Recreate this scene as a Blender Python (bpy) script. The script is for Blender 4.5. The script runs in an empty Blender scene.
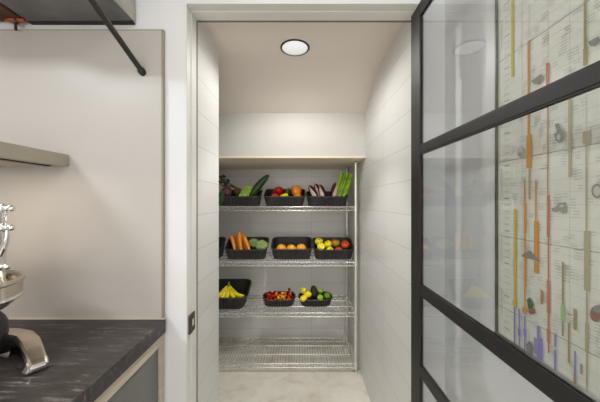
import bpy, bmesh, math, random
from mathutils import Vector, Matrix
random.seed(7)
PI = math.pi
scene = bpy.context.scene
COL = scene.collection
F = 267.0          # focal length in photo pixels
CZ = 1.35          # camera height (m)
def at(px, py, s):
    """survey: a photo position at scale s px/m -> world point (m)"""
    return Vector(((px-300)/s, F/s, CZ+(200-py)/s))

# ------------------------------------------------------------------ materials
def mat(name, col, rough=0.5, metal=0.0, noise=0.0, nscale=20, bump=0.0, bscale=60, col2=None, spec=0.5, stretch=None, emit=None):
    m = bpy.data.materials.new(name); m.use_nodes = True
    nt = m.node_tree; b = nt.nodes['Principled BSDF']
    b.inputs['Roughness'].default_value = rough
    b.inputs['Metallic'].default_value = metal
    b.inputs['Specular IOR Level'].default_value = spec
    c = (*col, 1)
    b.inputs['Base Color'].default_value = c
    tc = nt.nodes.new('ShaderNodeTexCoord'); mp = nt.nodes.new('ShaderNodeMapping')
    nt.links.new(tc.outputs['Object'], mp.inputs[0])
    if stretch: mp.inputs['Scale'].default_value = stretch
    if noise > 0 or col2:
        n = nt.nodes.new('ShaderNodeTexNoise'); n.inputs['Scale'].default_value = nscale
        n.inputs['Detail'].default_value = 5
        nt.links.new(mp.outputs[0], n.inputs['Vector'])
        r = nt.nodes.new('ShaderNodeValToRGB')
        r.color_ramp.elements[0].position = .35; r.color_ramp.elements[1].position = .65
        if col2 is None: col2 = tuple(max(0, x*(1-noise)) for x in col)
        r.color_ramp.elements[0].color = c; r.color_ramp.elements[1].color = (*col2, 1)
        nt.links.new(n.outputs['Fac'], r.inputs[0]); nt.links.new(r.outputs[0], b.inputs['Base Color'])
    if bump > 0:
        n2 = nt.nodes.new('ShaderNodeTexNoise'); n2.inputs['Scale'].default_value = bscale
        nt.links.new(mp.outputs[0], n2.inputs['Vector'])
        bp = nt.nodes.new('ShaderNodeBump'); bp.inputs['Strength'].default_value = bump; bp.inputs['Distance'].default_value = .003
        nt.links.new(n2.outputs['Fac'], bp.inputs['Height']); nt.links.new(bp.outputs[0], b.inputs['Normal'])
    if emit:
        b.inputs['Emission Color'].default_value = (*emit[0], 1); b.inputs['Emission Strength'].default_value = emit[1]
    return m
def s2l(r, g, b):
    f = lambda v: (v/255/12.92) if v/255 <= .04045 else ((v/255+.055)/1.055)**2.4
    return (f(r), f(g), f(b))
def tile_mat(name, axis, off, d=0):
    m = mat(name, s2l(222, 221, 217), rough=.32, spec=.5)
    nt = m.node_tree; b = nt.nodes['Principled BSDF']
    g = nt.nodes.new('ShaderNodeNewGeometry'); sx = nt.nodes.new('ShaderNodeSeparateXYZ'); cb = nt.nodes.new('ShaderNodeCombineXYZ')
    nt.links.new(g.outputs['Position'], sx.inputs[0])
    a1 = nt.nodes.new('ShaderNodeMath'); a1.operation = 'ADD'; a1.inputs[1].default_value = off
    a2 = nt.nodes.new('ShaderNodeMath'); a2.operation = 'ADD'; a2.inputs[1].default_value = .06
    nt.links.new(sx.outputs[axis], a1.inputs[0]); nt.links.new(sx.outputs['Z'], a2.inputs[0])
    nt.links.new(a1.outputs[0], cb.inputs[0]); nt.links.new(a2.outputs[0], cb.inputs[1])
    t = nt.nodes.new('ShaderNodeTexBrick')
    t.offset = 0; t.squash = 1
    t.inputs['Scale'].default_value = 1; t.inputs['Brick Width'].default_value = .61; t.inputs['Row Height'].default_value = .15
    t.inputs['Mortar Size'].default_value = .0016; t.inputs['Mortar Smooth'].default_value = .4
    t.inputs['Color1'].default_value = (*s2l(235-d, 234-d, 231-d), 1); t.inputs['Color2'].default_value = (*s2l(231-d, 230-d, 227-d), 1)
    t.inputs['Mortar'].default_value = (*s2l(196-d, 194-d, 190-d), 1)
    nt.links.new(cb.outputs[0], t.inputs['Vector']); nt.links.new(t.outputs['Color'], b.inputs['Base Color'])
    bp = nt.nodes.new('ShaderNodeBump'); bp.inputs['Strength'].default_value = .3; bp.inputs['Distance'].default_value = .001; bp.invert = True
    nt.links.new(t.outputs['Fac'], bp.inputs['Height']); nt.links.new(bp.outputs[0], b.inputs['Normal'])
    return m

M = {}
M['wall'] = mat('white_wall_paint', s2l(234, 235, 238), .6, bump=.05)
M['room'] = mat('room_paint', s2l(205, 200, 194), .7, bump=.05)
M['trim'] = mat('trim_paint', s2l(226, 225, 220), .35, noise=.04, nscale=6)
M['plaster'] = mat('pantry_plaster', s2l(228, 219, 209), .7, noise=.03, nscale=3)
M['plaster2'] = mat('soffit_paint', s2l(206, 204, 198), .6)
M['panel'] = mat('splash_panel_laminate', s2l(196, 192, 187), .38, noise=.03, nscale=2)
M['paneledge'] = mat('splash_panel_edge', s2l(160, 150, 128), .5)
M['tileX'] = tile_mat('wall_tile_back', 'X', .495+.61*4)  # paler copy of the tile, brightens the dim pantry back through its colour
M['tileY'] = tile_mat('wall_tile_side_dimmed', 'Y', -1.51+.61*6, 18)  # same tile, colour darkened to tone down the lamp light on the sides
M['steel'] = mat('black_steel', s2l(32, 30, 29), .5, 0, bump=.05)
M['rod'] = mat('dark_rod', s2l(60, 57, 52), .4, .5)
M['chrome'] = mat('shelf_chrome', s2l(228, 227, 223), .24, .65)
M['chromeb'] = mat('polished_chrome', s2l(226, 226, 226), .06, 1)
M['champ'] = mat('champagne_metal', s2l(206, 198, 184), .2, 1)
M['blackp'] = mat('black_plastic', s2l(38, 36, 35), .4)
M['hood'] = mat('hood_beige_metal', s2l(176, 168, 152), .4, .2)
M['dark'] = mat('dark_gap', s2l(45, 38, 32), .7)
M['plate'] = mat('bronze_strike_plate', s2l(84, 76, 66), .4, .6)
M['wood'] = mat('pale_plywood', s2l(200, 190, 170), .6, noise=.15, nscale=8, stretch=(1, 1, 8))
M['grey'] = mat('grey_cabinet_panel', s2l(112, 109, 106), .5)
M['duct'] = mat('galvanised_duct', s2l(128, 128, 128), .5, .3, noise=.35, nscale=7)
M['ductend'] = mat('duct_end_foil', s2l(190, 186, 176), .5, .3, noise=.3, nscale=14)
M['rust'] = mat('rusty_wood_block', s2l(96, 60, 42), .7, noise=.6, nscale=9)
M['orangep'] = mat('orange_pipe_clip', s2l(200, 95, 45), .5, noise=.3)
M['seal'] = mat('silicone_seal', s2l(205, 196, 180), .5)
M['basket'] = mat('dark_rattan', s2l(46, 43, 41), .6, noise=.35, nscale=60, bump=.3, bscale=150)
M['rim'] = mat('rattan_rim', s2l(66, 62, 58), .5, noise=.3, nscale=60)
# worktop: black stone with streaks
def worktop_mat():
    m = mat('dark_slate_laminate', s2l(60, 56, 54), .42, bump=.12, bscale=60)
    nt = m.node_tree; b = nt.nodes['Principled BSDF']
    tc = nt.nodes.new('ShaderNodeTexCoord'); mp = nt.nodes.new('ShaderNodeMapping')
    mp.inputs['Rotation'].default_value = (0, 0, math.radians(60)); mp.inputs['Scale'].default_value = (3, 20, 10)
    nt.links.new(tc.outputs['Object'], mp.inputs[0])
    n = nt.nodes.new('ShaderNodeTexNoise'); n.inputs['Scale'].default_value = 3.5; n.inputs['Detail'].default_value = 12; n.inputs['Roughness'].default_value = .72
    n.inputs['Distortion'].default_value = .6
    nt.links.new(mp.outputs[0], n.inputs['Vector'])
    r = nt.nodes.new('ShaderNodeValToRGB')
    e = r.color_ramp.elements
    e[0].position = .30; e[0].color = (*s2l(36, 33, 32), 1)
    e[1].position = .72; e[1].color = (*s2l(140, 134, 130), 1)
    x = r.color_ramp.elements.new(.56); x.color = (*s2l(60, 55, 53), 1)
    nt.links.new(n.outputs['Fac'], r.inputs[0]); nt.links.new(r.outputs[0], b.inputs['Base Color'])
    return m
M['worktop'] = worktop_mat()
def floor_mat(name, c1, c2, c3):
    m = mat(name, c1, .55)
    nt = m.node_tree; b = nt.nodes['Principled BSDF']
    g = nt.nodes.new('ShaderNodeNewGeometry')
    n = nt.nodes.new('ShaderNodeTexNoise'); n.inputs['Scale'].default_value = 5; n.inputs['Detail'].default_value = 8; n.inputs['Roughness'].default_value = .65
    n.inputs['Distortion'].default_value = 1.2
    nt.links.new(g.outputs['Position'], n.inputs['Vector'])
    r = nt.nodes.new('ShaderNodeValToRGB'); e = r.color_ramp.elements
    e[0].position = .32; e[0].color = (*c3, 1); e[1].position = .62; e[1].color = (*c1, 1)
    x = e.new(.45); x.color = (*c2, 1)
    nt.links.new(n.outputs['Fac'], r.inputs[0]); nt.links.new(r.outputs[0], b.inputs['Base Color'])
    return m
M['floor'] = floor_mat('worn_screed_floor', s2l(240, 236, 224), s2l(232, 226, 212), s2l(212, 202, 182))
def glass_mat():
    m = bpy.data.materials.new('clear_door_glass'); m.use_nodes = True
    nt = m.node_tree; nt.nodes.clear()
    o = nt.nodes.new('ShaderNodeOutputMaterial'); mx = nt.nodes.new('ShaderNodeMixShader')
    t = nt.nodes.new('ShaderNodeBsdfTransparent'); t.inputs[0].default_value = (.965, .975, .97, 1)
    g = nt.nodes.new('ShaderNodeBsdfGlossy'); g.inputs['Roughness'].default_value = 0.0
    lw = nt.nodes.new('ShaderNodeLayerWeight'); lw.inputs['Blend'].default_value = .5
    p = nt.nodes.new('ShaderNodeMath'); p.operation = 'POWER'; p.inputs[1].default_value = 4.0
    ma = nt.nodes.new('ShaderNodeMath'); ma.operation = 'MULTIPLY_ADD'; ma.inputs[1].default_value = .95; ma.inputs[2].default_value = .05
    nt.links.new(lw.outputs['Facing'], p.inputs[0]); nt.links.new(p.outputs[0], ma.inputs[0])
    nt.links.new(ma.outputs[0], mx.inputs[0]); nt.links.new(t.outputs[0], mx.inputs[1]); nt.links.new(g.outputs[0], mx.inputs[2])
    nt.links.new(mx.outputs[0], o.inputs[0])
    return m
M['glass'] = glass_mat()

# ------------------------------------------------------------------ mesh builder
class MB:
    def __init__(s): s.v = []; s.f = []; s.mi = []; s.k = 0
    def add(s, vs, fs):
        o = len(s.v); s.v += [tuple(v) for v in vs]
        for f in fs: s.f.append([i+o for i in f]); s.mi.append(s.k)
        return s
    def box(s, x0, x1, y0, y1, z0, z1):
        vs = [(x, y, z) for z in (z0, z1) for y in (y0, y1) for x in (x0, x1)]
        return s.add(vs, [(0, 2, 3, 1), (4, 5, 7, 6), (0, 1, 5, 4), (2, 6, 7, 3), (0, 4, 6, 2), (1, 3, 7, 5)])
    def prism(s, poly, axis, a, b):
        """poly of 2D points extruded along axis ('x','y','z')"""
        def P(p, t): return {'x': (t, p[0], p[1]), 'y': (p[0], t, p[1]), 'z': (p[0], p[1], t)}[axis]
        n = len(poly)
        vs = [P(p, a) for p in poly]+[P(p, b) for p in poly]
        return s.add(vs, [list(range(n))[::-1], list(range(n, 2*n))]+[(i, (i+1) % n, n+(i+1) % n, n+i) for i in range(n)])
    def tube(s, pts, rad, n=8, closed=False, cap=True, flat=1.0):
        pts = [Vector(p) for p in pts]; m = len(pts)
        rs = rad if isinstance(rad, (list, tuple)) else [rad]*m
        rings = []; up = None
        for i, p in enumerate(pts):
            if closed: d = pts[(i+1) % m]-pts[i-1]
            else: d = pts[min(i+1, m-1)]-pts[max(i-1, 0)]
            d.normalize()
            if up is None:
                up = Vector((0, 0, 1)) if abs(d.z) < .9 else Vector((1, 0, 0))
            a = d.cross(up)
            if a.length < 1e-4: a = d.orthogonal()
            a.normalize(); b = a.cross(d); up = b.copy()
            rings.append([p+(a*math.cos(2*PI*k/n)+b*flat*math.sin(2*PI*k/n))*rs[i] for k in range(n)])
        fs = []
        for i in range(m if closed else m-1):
            j = (i+1) % m
            for k in range(n): fs.append((i*n+k, i*n+(k+1) % n, j*n+(k+1) % n, j*n+k))
        if cap and not closed: fs += [list(range(n))[::-1], [(m-1)*n+k for k in range(n)]]
        return s.add([v for r in rings for v in r], fs)
    def lathe(s, prof, n=20, M4=None, rfun=None):
        """prof [(r,z)...]; rfun(angle,t)->radius factor"""
        vs = []; m = len(prof)
        for i, (r, z) in enumerate(prof):
            for k in range(n):
                a = 2*PI*k/n; rr = r*(rfun(a, i/(m-1)) if rfun else 1)
                v = Vector((rr*math.cos(a), rr*math.sin(a), z))
                vs.append(M4 @ v if M4 is not None else v)
        fs = [(i*n+k, i*n+(k+1) % n, (i+1)*n+(k+1) % n, (i+1)*n+k) for i in range(m-1) for k in range(n)]
        fs += [list(range(n))[::-1], [(m-1)*n+k for k in range(n)]]
        return s.add(vs, fs)
    def ball(s, c, r, n=14, m=9, sc=(1, 1, 1)):
        prof = [(max(1e-5, math.sin(PI*i/m)), -math.cos(PI*i/m)) for i in range(m+1)]
        T = Matrix.Translation(c) @ Matrix.Diagonal((r*sc[0], r*sc[1], r*sc[2], 1))
        return s.lathe(prof, n, T)
    def build(s, name, mats, parent=None, smooth=False, bevel=0, loc=None, auto=None):
        me = bpy.data.meshes.new(name); me.from_pydata(s.v, [], s.f)
        mats = mats if isinstance(mats, list) else [mats]
        for m in mats: me.materials.append(m)
        for p, i in zip(me.polygons, s.mi): p.material_index = i
        bm = bmesh.new(); bm.from_mesh(me); bmesh.ops.recalc_face_normals(bm, faces=bm.faces)
        if smooth:
            for f in bm.faces: f.smooth = True
            if auto:
                for e in bm.edges:
                    if len(e.link_faces) == 2 and e.calc_face_angle(0) > math.radians(auto): e.smooth = False
        bm.to_mesh(me); bm.free()
        o = bpy.data.objects.new(name, me); COL.objects.link(o)
        if parent: o.parent = parent
        if loc is not None: o.location = loc
        if bevel:
            b = o.modifiers.new('bevel', 'BEVEL'); b.width = bevel; b.segments = 2; b.limit_method = 'ANGLE'
        return o
def tag(o, label=None, cat=None, group=None, kind=None):
    if label: o['label'] = label
    if cat: o['category'] = cat
    if group: o['group'] = group
    if kind: o['kind'] = kind
    return o
def thing(name, label, cat, loc=(0, 0, 0), group=None, rot=(0, 0, 0)):
    o = bpy.data.objects.new(name, None); COL.objects.link(o); o.location = loc; o.rotation_euler = rot
    o.empty_display_size = .05
    return tag(o, label, cat, group)
def struct(o): o['kind'] = 'structure'; return o

# ------------------------------------------------------------------ room shell
YW = 1.04; YB = 1.142            # front / back of the doorway wall
XL, XR = -.443, .475            # opening
ZT = CZ+.770
RX = .565                       # kitchen right wall
mb = MB(); mb.box(-3.0, XL-.001, YW, YB, 0, 2.75); mb.box(XL-.001, XR+.001, YW, YB, ZT+.001, 2.75); mb.box(XR+.001, .75, YW, YB, 0, 2.75)
struct(mb.build('wall_front', M['wall']))
struct(MB().box(-3.1, -3.0, -2.6, YB, 0, 2.75).build('wall_left', M['room']))
struct(MB().box(RX, RX+.1, -2.6, YW, 0, 2.75).build('wall_right', M['wall']))
struct(MB().box(-3.1, RX+.1, -2.7, -2.6, 0, 2.75).build('wall_behind', M['room']))
struct(MB().box(-3.1, RX+.1, -2.7, YB, 2.75, 2.85).build('ceiling', M['room']))
struct(MB().box(-3.1, .8, -2.7, 2.8, -.1, 0).build('floor', M['floor']))
# pantry shell
YK = 2.64; ZC = CZ+.815; XPL = -.90
struct(MB().box(XPL-.1, XR+.1, YK, YK+.1, 0, 2.4).build('wall_pantry_back', M['tileX']))
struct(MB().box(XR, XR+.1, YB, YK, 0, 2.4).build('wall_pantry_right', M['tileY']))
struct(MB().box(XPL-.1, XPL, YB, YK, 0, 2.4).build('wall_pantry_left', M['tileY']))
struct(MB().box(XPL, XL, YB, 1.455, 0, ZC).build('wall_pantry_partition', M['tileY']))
mb = MB(); zt = ZC+.15
cp = [(YB, ZC), (1.50, ZC)]+[(1.50+.30*u/8, ZC-.085*(u/8)**2) for u in range(1, 9)]+[(1.95, CZ+.642), (1.95, zt), (YB, zt)]
mb.prism(cp, 'x', XPL, XR)
struct(mb.build('ceiling_pantry', M['plaster'], smooth=True, auto=30))
mb = MB(); mb.box(XPL, XR, 1.95, YK, CZ+.327, zt)
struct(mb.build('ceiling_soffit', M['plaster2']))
mb = MB(); mb.box(XPL, XR-.001, 1.94, YK-.001, CZ+.312, CZ+.326)
struct(mb.build('trim_2', mat('soffit_bounce_tone', s2l(238, 226, 206), .5), bevel=.002))  # board added under the soffit, bounce light painted in as a paler colour
# door lining: three stepped fillets around left, right and head
mb = MB()
for (y0, y1, t) in ((YW-.002, 1.055, .003), (1.055, 1.078, .0012), (1.078, 1.105, .005), (1.105, 1.134, .003)):
    mb.box(XL-.001, XL+t+.0005, y0, y1, 0, ZT); mb.box(XR-t*.3, XR+.001, y0, y1, 0, ZT); mb.box(XL+t, XR-t*.3, y0, y1, ZT-t*1.3, ZT)
struct(mb.build('trim_1', M['trim'], bevel=.0015))
mb = MB(); mb.box(XL-.0, XL+.005, 1.134, YB+.002, 0, ZT-.004); mb.box(XL, XR, 1.134, YB+.002, ZT-.005, ZT)
struct(mb.build('trim_3', mat('door_seal', s2l(125, 116, 98), .7)))

# strike plate
t = thing('strike_plate', 'dark bronze strike plate set in the left side of the door frame', 'latch plate', (XL+.006, 1.078, CZ-.490))
mb = MB(); mb.box(-.002, .004, -.028, .026, -.038, .038); mb.build('plate', M['plate'], t, bevel=.003)
mb = MB(); mb.box(.0035, .0052, -.006, .012, -.013, .013); mb.build('latch_hole', M['seal'], t, bevel=.003)

# splash panel
t = thing('splash_panel', 'large warm grey laminate wall panel behind the dark worktop', 'wall panel', (-1.75, YW-.015, .93))
MB().box(-1.2, 1.218, 0, .012, -.03, 1.075).build('panel_sheet', M['panel'], t)
MB().box(1.218, 1.225, -.001, .012, -.03, 1.077).build('edge_strip', M['paneledge'], t)
MB().box(-1.2, 1.225, -.001, .012, 1.075, 1.078).build('edge_strip', M['paneledge'], t)

# ------------------------------------------------------------------ counter
XC = -.515; ZTOP = CZ-.453; YF = .40
mb = MB(); mb.box(-2.95, XC, YF, YW-.014, ZTOP-.05, ZTOP)
o = mb.build('worktop', M['worktop'], bevel=.002)
tag(o, 'dark streaked slate-look worktop with a thick square edge', 'worktop')
mb = MB(); mb.box(-2.95, XC-.002, YW-.020, YW-.0122, ZTOP, ZTOP+.004)
struct(mb.build('trim_4', M['seal']))
t = thing('base_cabinet', 'base cabinet with grey end panel framed in pale plywood under the dark worktop', 'cabinet', (XC-.01, .7, 0))
x1 = 0; zc = ZTOP-.051
MB().box(-.8, x1-.012, YF+.03-.7, YW-.02-.7, .08, zc).build('carcass', M['grey'], t)
mb = MB(); mb.box(x1-.012, x1, YF+.02-.7, YW-.01-.7, zc-.042, zc); mb.box(x1-.012, x1, YW-.036-.7, YW-.01-.7, .08, zc-.042); mb.box(x1-.012, x1, YF+.02-.7, YF+.05-.7, .08, zc-.042)
mb.build('plywood_frame', M['wood'], t, bevel=.001)
MB().box(x1-.0125, x1-.007, YF+.052-.7, YW-.04-.7, .09, zc-.045).build('end_panel', M['grey'], t)
MB().box(-.78, -.03, YF+.06-.7, YW-.03-.7, 0, .08).build('plinth', M['dark'], t)

# ------------------------------------------------------------------ range hood
hx = -.886; hz = CZ+.132
t = thing('range_hood', 'slim beige cooker hood on the wall above the worktop', 'cooker hood', (hx-.3, YW-.017, hz))
mb = MB(); mb.prism([(0, .0), (0, .045), (-.5, .045), (-.5, 0)], 'x', -.3, .3)
mb.build('canopy', M['hood'], t, bevel=.0015)
mb = MB(); mb.box(-.28, .262, -.47, -.030, -.003, 0.001); mb.build('filter_gap', M['dark'], t)
mb = MB(); mb.box(-.275, .250, -.46, -.040, -.006, -.002); mb.build('filter_panel', M['hood'], t, bevel=.001)
mb = MB(); mb.tube([(.24, -.05, -.010), (.24, -.05, -.004)], .006, 12); mb.build('screw', M['chromeb'], t, smooth=True, auto=40)

# ------------------------------------------------------------------ duct, block, hook, rod
t = thing('ventilation_duct', 'grey sheet metal duct high against the wall, beside the rusty brown block', 'duct', (-.85, .87, CZ+.687))
MB().box(-.19, .205, -.22, .165, 0, .26).build('duct_body', M['duct'], t, bevel=.004)
MB().box(.205, .213, -.22, .165, .004, .256).build('end_cap', M['ductend'], t, bevel=.003)
MB().box(-.19, .21, .150, .167, -.003, .004).build('flange', M['dark'], t); MB().box(-.19, .21, -.222, -.21, -.006, .004).build('flange', M['dark'], t)
t = thing('wooden_block', 'rusty brown block fixed high on the wall left of the grey duct', 'block', (-1.15, .9, CZ+.690))
MB().box(-.15, .095, -.2, .13, 0, .2).build('block_body', M['rust'], t, bevel=.006)
mb = MB(); mb.tube([(.03, .118, -.001), (.06, .112, -.003), (.10, .118, -.001)], .007, 10)
mb.build('orange_clip', M['orangep'], t, smooth=True)
t = thing('wall_hook', 'small dark bolt hanging below the brown block at top left', 'bolt', (-1.075, 1.01, CZ+.66))
mb = MB(); mb.tube([(0, 0, -.014), (0, 0, .032)], .0045, 8); mb.build('shank', M['dark'], t, smooth=True, auto=40)
mb = MB(); mb.tube([(0, 0, .012), (0, 0, .018)], .011, 6); mb.tube([(0, 0, .014), (0, .017, .014)], .004, 8); mb.build('nut', M['chromeb'], t)
a = Vector((-.603, YW-.016, CZ+.492)); b = Vector((-.623, .80, CZ+.600)); d = (b-a).normalized()
t = thing('wall_rod', 'dark metal rod slanting up from the panel towards the viewer', 'rod', a)
mb = MB(); mb.tube([d*.005, d*.75], .0098, 12); mb.build('tube', M['rod'], t, smooth=True, auto=40)
mb = MB(); mb.ball(d*.008, .0145); mb.tube([(0, 0, 0), (0, .004, 0)], .013, 14); mb.build('end_fitting', M['rod'], t, smooth=True)

# ------------------------------------------------------------------ kitchen appliance on the worktop
t = thing('kitchen_appliance', 'polished chrome countertop appliance with a splayed foot, cut off at the left edge', 'appliance', (-.95, .74, ZTOP))
def loft(mb, secs, topmat=1):
    # secs: (x,y,halfwidth,z0,z1,dirx,diry)
    vs = []
    for (x, y, w, z0, z1, dx, dy) in secs:
        l = math.hypot(dx, dy); nx, ny = -dy/l, dx/l
        vs += [(x+nx*w, y+ny*w, z0), (x-nx*w, y-ny*w, z0), (x-nx*w*.6*SG, y-ny*w*.6*SG, z1), (x+nx*w*.82, y+ny*w*.82, z1)]
    n = len(secs)
    mb.add(vs, [(0, 1, 2, 3), tuple(4*(n-1)+k for k in (3, 2, 1, 0))])
    for i in range(n-1):
        for k in range(4):
            mb.k = topmat if k == 2 else 0
            mb.add([], [])
            f = [i*4+k, i*4+(k+1) % 4, i*4+4+(k+1) % 4, i*4+4+k]
            mb.f.append(f); mb.mi.append(mb.k)
    mb.k = 0
for sgn in (1, -1):
    mb = MB()
    secs = [(sgn*.02, .055, .032, .010, .066, sgn, 0), (sgn*.09, .052, .032, .006, .066, sgn, -.05), (sgn*.135, .044, .032, .002, .063, sgn, -.35), (sgn*.172, .024, .032, .0, .056, sgn, -.7),
            (sgn*.207, .000, .030, .0, .044, sgn, -.75), (sgn*.243, -.025, .028, .0, .030, sgn, -.75), (sgn*.258, -.035, .024, .002, .019, sgn, -.75)]
    SG = 1 if sgn > 0 else 1
    loft(mb, secs)
    mb.build('foot', [M['chromeb'], M['champ']], t, bevel=.006)
mb = MB(); mb.ball((0, 0, .078), .098, 28, 16, (1, 1, .78)); mb.build('housing', M['blackp'], t, smooth=True)
mb = MB()
prof = [(.01, .128), (.06, .131), (.10, .143), (.120, .160), (.127, .167), (.128, .212), (.133, .216), (.1335, .224), (.130, .228), (.124, .225), (.117, .207), (.03, .187)]
mb.lathe(prof, 48); mb.build('drum', M['champ'], t, smooth=True, auto=30)
mb = MB(); mb.lathe([(.1215, .1605), (.1300, .168), (.1300, .175), (.127, .178)], 48); mb.build('drum_band', M['chromeb'], t, smooth=True)
for z, xe in ((.433, .178), (.381, .178), (.276, .166)):
    mb = MB()
    mb.tube([(-xe, -.02, z), (xe-.012, -.02, z)], .0075, 12)
    mb.ball((xe-.008, -.02, z), .0085, 12, 8, (1.3, 1, 1)); mb.ball((-xe, -.02, z), .0085); mb.ball((xe-.026, -.02, z), .0125, 12, 8, (.6, 1, 1))
    mb.build('cross_bar', M['chromeb'], t, smooth=True)
for s_ in (1, -1):
    mb = MB()
    mb.tube([(s_*.157, -.02, .433), (s_*.158, -.02, .385), (s_*.161, -.02, .365), (s_*.158, -.02, .345), (s_*.150, -.02, .325), (s_*.141, -.02, .305), (s_*.138, -.02, .29), (s_*.144, -.02, .276)],
            [.0032, .0032, .006, .0075, .0075, .006, .0045, .005], 10)
    mb.build('curved_arm', M['chromeb'], t, smooth=True)
mb = MB(); mb.tube([(0, .10, .18), (0, .10, .42)], .018, 16); mb.tube([(0, .10, .41), (0, -.02, .433)], .012, 12); mb.tube([(0, .10, .37), (0, -.02, .381)], .008, 12); mb.tube([(0, .10, .27), (0, -.02, .276)], .008, 12); mb.build('column', M['chromeb'], t, smooth=True, auto=40)

# ------------------------------------------------------------------ glazed steel door (open, seen along its face)
XD = .430; TH = .014; Y0, Y1 = .17, 1.035
D = bpy.data.objects.new('door_1', None); COL.objects.link(D); D.location = (XD+TH/2, Y1, 0); struct(D)
def dbox(name, y0, y1, z0, z1, m=M['steel'], x0=-TH/2, x1=TH/2, bev=.0015):
    return MB().box(x0, x1, y0-Y1, y1-Y1, z0, z1).build(name, m, D, bevel=bev)
zt_, zb_ = CZ+.715, .03
dbox('stile', Y1-.074, Y1, zb_, zt_)
dbox('stile', Y0, Y0+.05, zb_, zt_)
rails = [(CZ+.668, zt_), (CZ+.170, CZ+.200), (CZ-.338, CZ-.302), (CZ-.628, CZ-.592), (CZ-1.0, CZ-.965), (zb_, zb_+.09)]
for z0, z1 in rails: dbox('rail', Y0+.05, Y1-.074, z0, z1)
for i in range(len(rails)-1):
    z1 = rails[i][0]; z0 = rails[i+1][1]
    # pane centred in the door thickness; slim beads on the visible face
    dbox('glass_pane', Y0+.05, Y1-.074, z0, z1, M['glass'], -.002, .002, 0)
    mb = MB(); b_ = .0025
    for xa, xb in ((-.006, -.002), (.002, .006)):
        mb.box(xa, xb, Y0+.05-Y1, -.074, z0, z0+b_); mb.box(xa, xb, Y0+.05-Y1, -.074, z1-b_, z1)
        mb.box(xa, xb, -.074-b_, -.074, z0+b_, z1-b_); mb.box(xa, xb, Y0+.05-Y1, Y0+.05-Y1+b_, z0+b_, z1-b_)
    mb.build('glazing_bead', M['steel'], D)
for z in (.25, 1.05, 1.9):
    mb = MB(); mb.tube([(.006, .004, z-.05), (.006, .004, z+.05)], .0045, 10); mb.build('hinge', M['steel'], D, smooth=True, auto=40)
mb = MB(); mb.tube([(-.018, -.825, 1.0), (-.06, -.825, 1.0), (-.06, -.825, 1.25), (-.018, -.825, 1.25)], .008, 8); mb.build('pull_handle', M['steel'], D, smooth=True, auto=40)

# ------------------------------------------------------------------ wall chart on the right wall
CHX = RX
def cw(px, py):      # survey of the chart on the plane x = RX
    s = (px-300)/(RX-.012); return (F/s, CZ+(200-py)/s)
yl, _ = cw(497, 200)
z_bot = CZ-.364; z_top = CZ+.86; y_near = .12
t = thing('wall_chart', 'large pale timeline chart of coloured vertical bars on the right wall behind the glass', 'wall chart', (RX, (yl+y_near)/2, z_bot))
ox, oy, oz = t.location
def L(x0, x1, y0, y1, z0, z1): return (x0-ox, x1-ox, y0-oy, y1-oy, z0-oz, z1-oz)
MB().box(*L(RX-.006, RX, y_near-.03, yl+.052, z_bot-.012, z_top+.02)).build('backing_board', mat('white_board', s2l(238, 238, 238), .4), t)
cm = [mat('chart_paper', s2l(236, 236, 226), .5, noise=.04, nscale=6)]
cols = dict(yellow=(212, 196, 70), orange=(224, 156, 60), red=(205, 122, 80), olive=(166, 152, 100), tan=(184, 172, 138), green=(160, 200, 125), purple=(150, 140, 205), line=(152, 150, 142), ink=(142, 140, 136), text=(203, 203, 194), grid=(204, 204, 194), skin=(150, 105, 85), dgreen=(70, 110, 60), wash=(212, 212, 186))
idx = {}
for k, c in cols.items(): idx[k] = len(cm); cm.append(mat('chart_print_'+k, s2l(*c), .6))
mb = MB(); mb.box(*L(RX-.009, RX-.006, y_near, yl, z_bot, z_top))
QN = 0
def q(px, py0, py1, w, c, lift=.0095):
    """printed bar: px centre, py extent, width in photo px"""
    ya = cw(px-w/2, 200)[0]; yb = cw(px+w/2, 200)[0]; s = (px-300)/(RX-.012)
    z0 = CZ+(200-py1)/s; z1 = min(CZ+(200-py0)/s, z_top-.01)
    if z1 <= z0: return
    global QN; QN += 1; lift += QN*2e-5
    mb.k = idx[c]; x = RX-lift-ox
    mb.add([(x, ya-oy, z0-oz), (x, yb-oy, z0-oz), (x, yb-oy, z1-oz), (x, ya-oy, z1-oz)], [(0, 1, 2, 3)])
def poly(pts, c, lift=.0125):
    mb.k = idx[c]; vs = []
    for px, py in pts:
        y, z = cw(px, py); vs.append((RX-lift-ox, y-oy, z-oz))
    mb.add(vs, [tuple(range(len(vs)))])
def ell(px, py, rx_, ry_, c, n=14, lift=.0125): poly([(px+rx_*math.cos(2*PI*k/n), py+ry_*math.sin(2*PI*k/n)) for k in range(n)], c, lift)
def hl(z, c, w=.0014, y0=y_near+.005, y1=yl-.004, lift=.0094):
    mb.k = idx[c]; x = RX-lift-ox
    mb.add([(x, y0-oy, z-oz), (x, y1-oy, z-oz), (x, y1-oy, z+w-oz), (x, y0-oy, z+w-oz)], [(0, 1, 2, 3)])
# faint wash bands, grid and dark sheet joints
for k in range(46): hl(z_bot+.012+k*.0265, 'grid', .0007, lift=.0093)
for z in (CZ+.385, CZ+.107, CZ-.097, CZ-.292): hl(z, 'line', .0016)
for px in (512, 528, 547, 568, 586, 620, 660, 720): q(px, -400, 600, .35, 'line', .0094) if False else None
for px in (521, 528, 547, 568.5, 585, 604, 630, 670):
    s = (px-300)/(RX-.012); q(px, 200-(z_top-CZ-.01)*s, 200+(CZ-z_bot-.01)*s, .45, 'grid', .00935)
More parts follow.
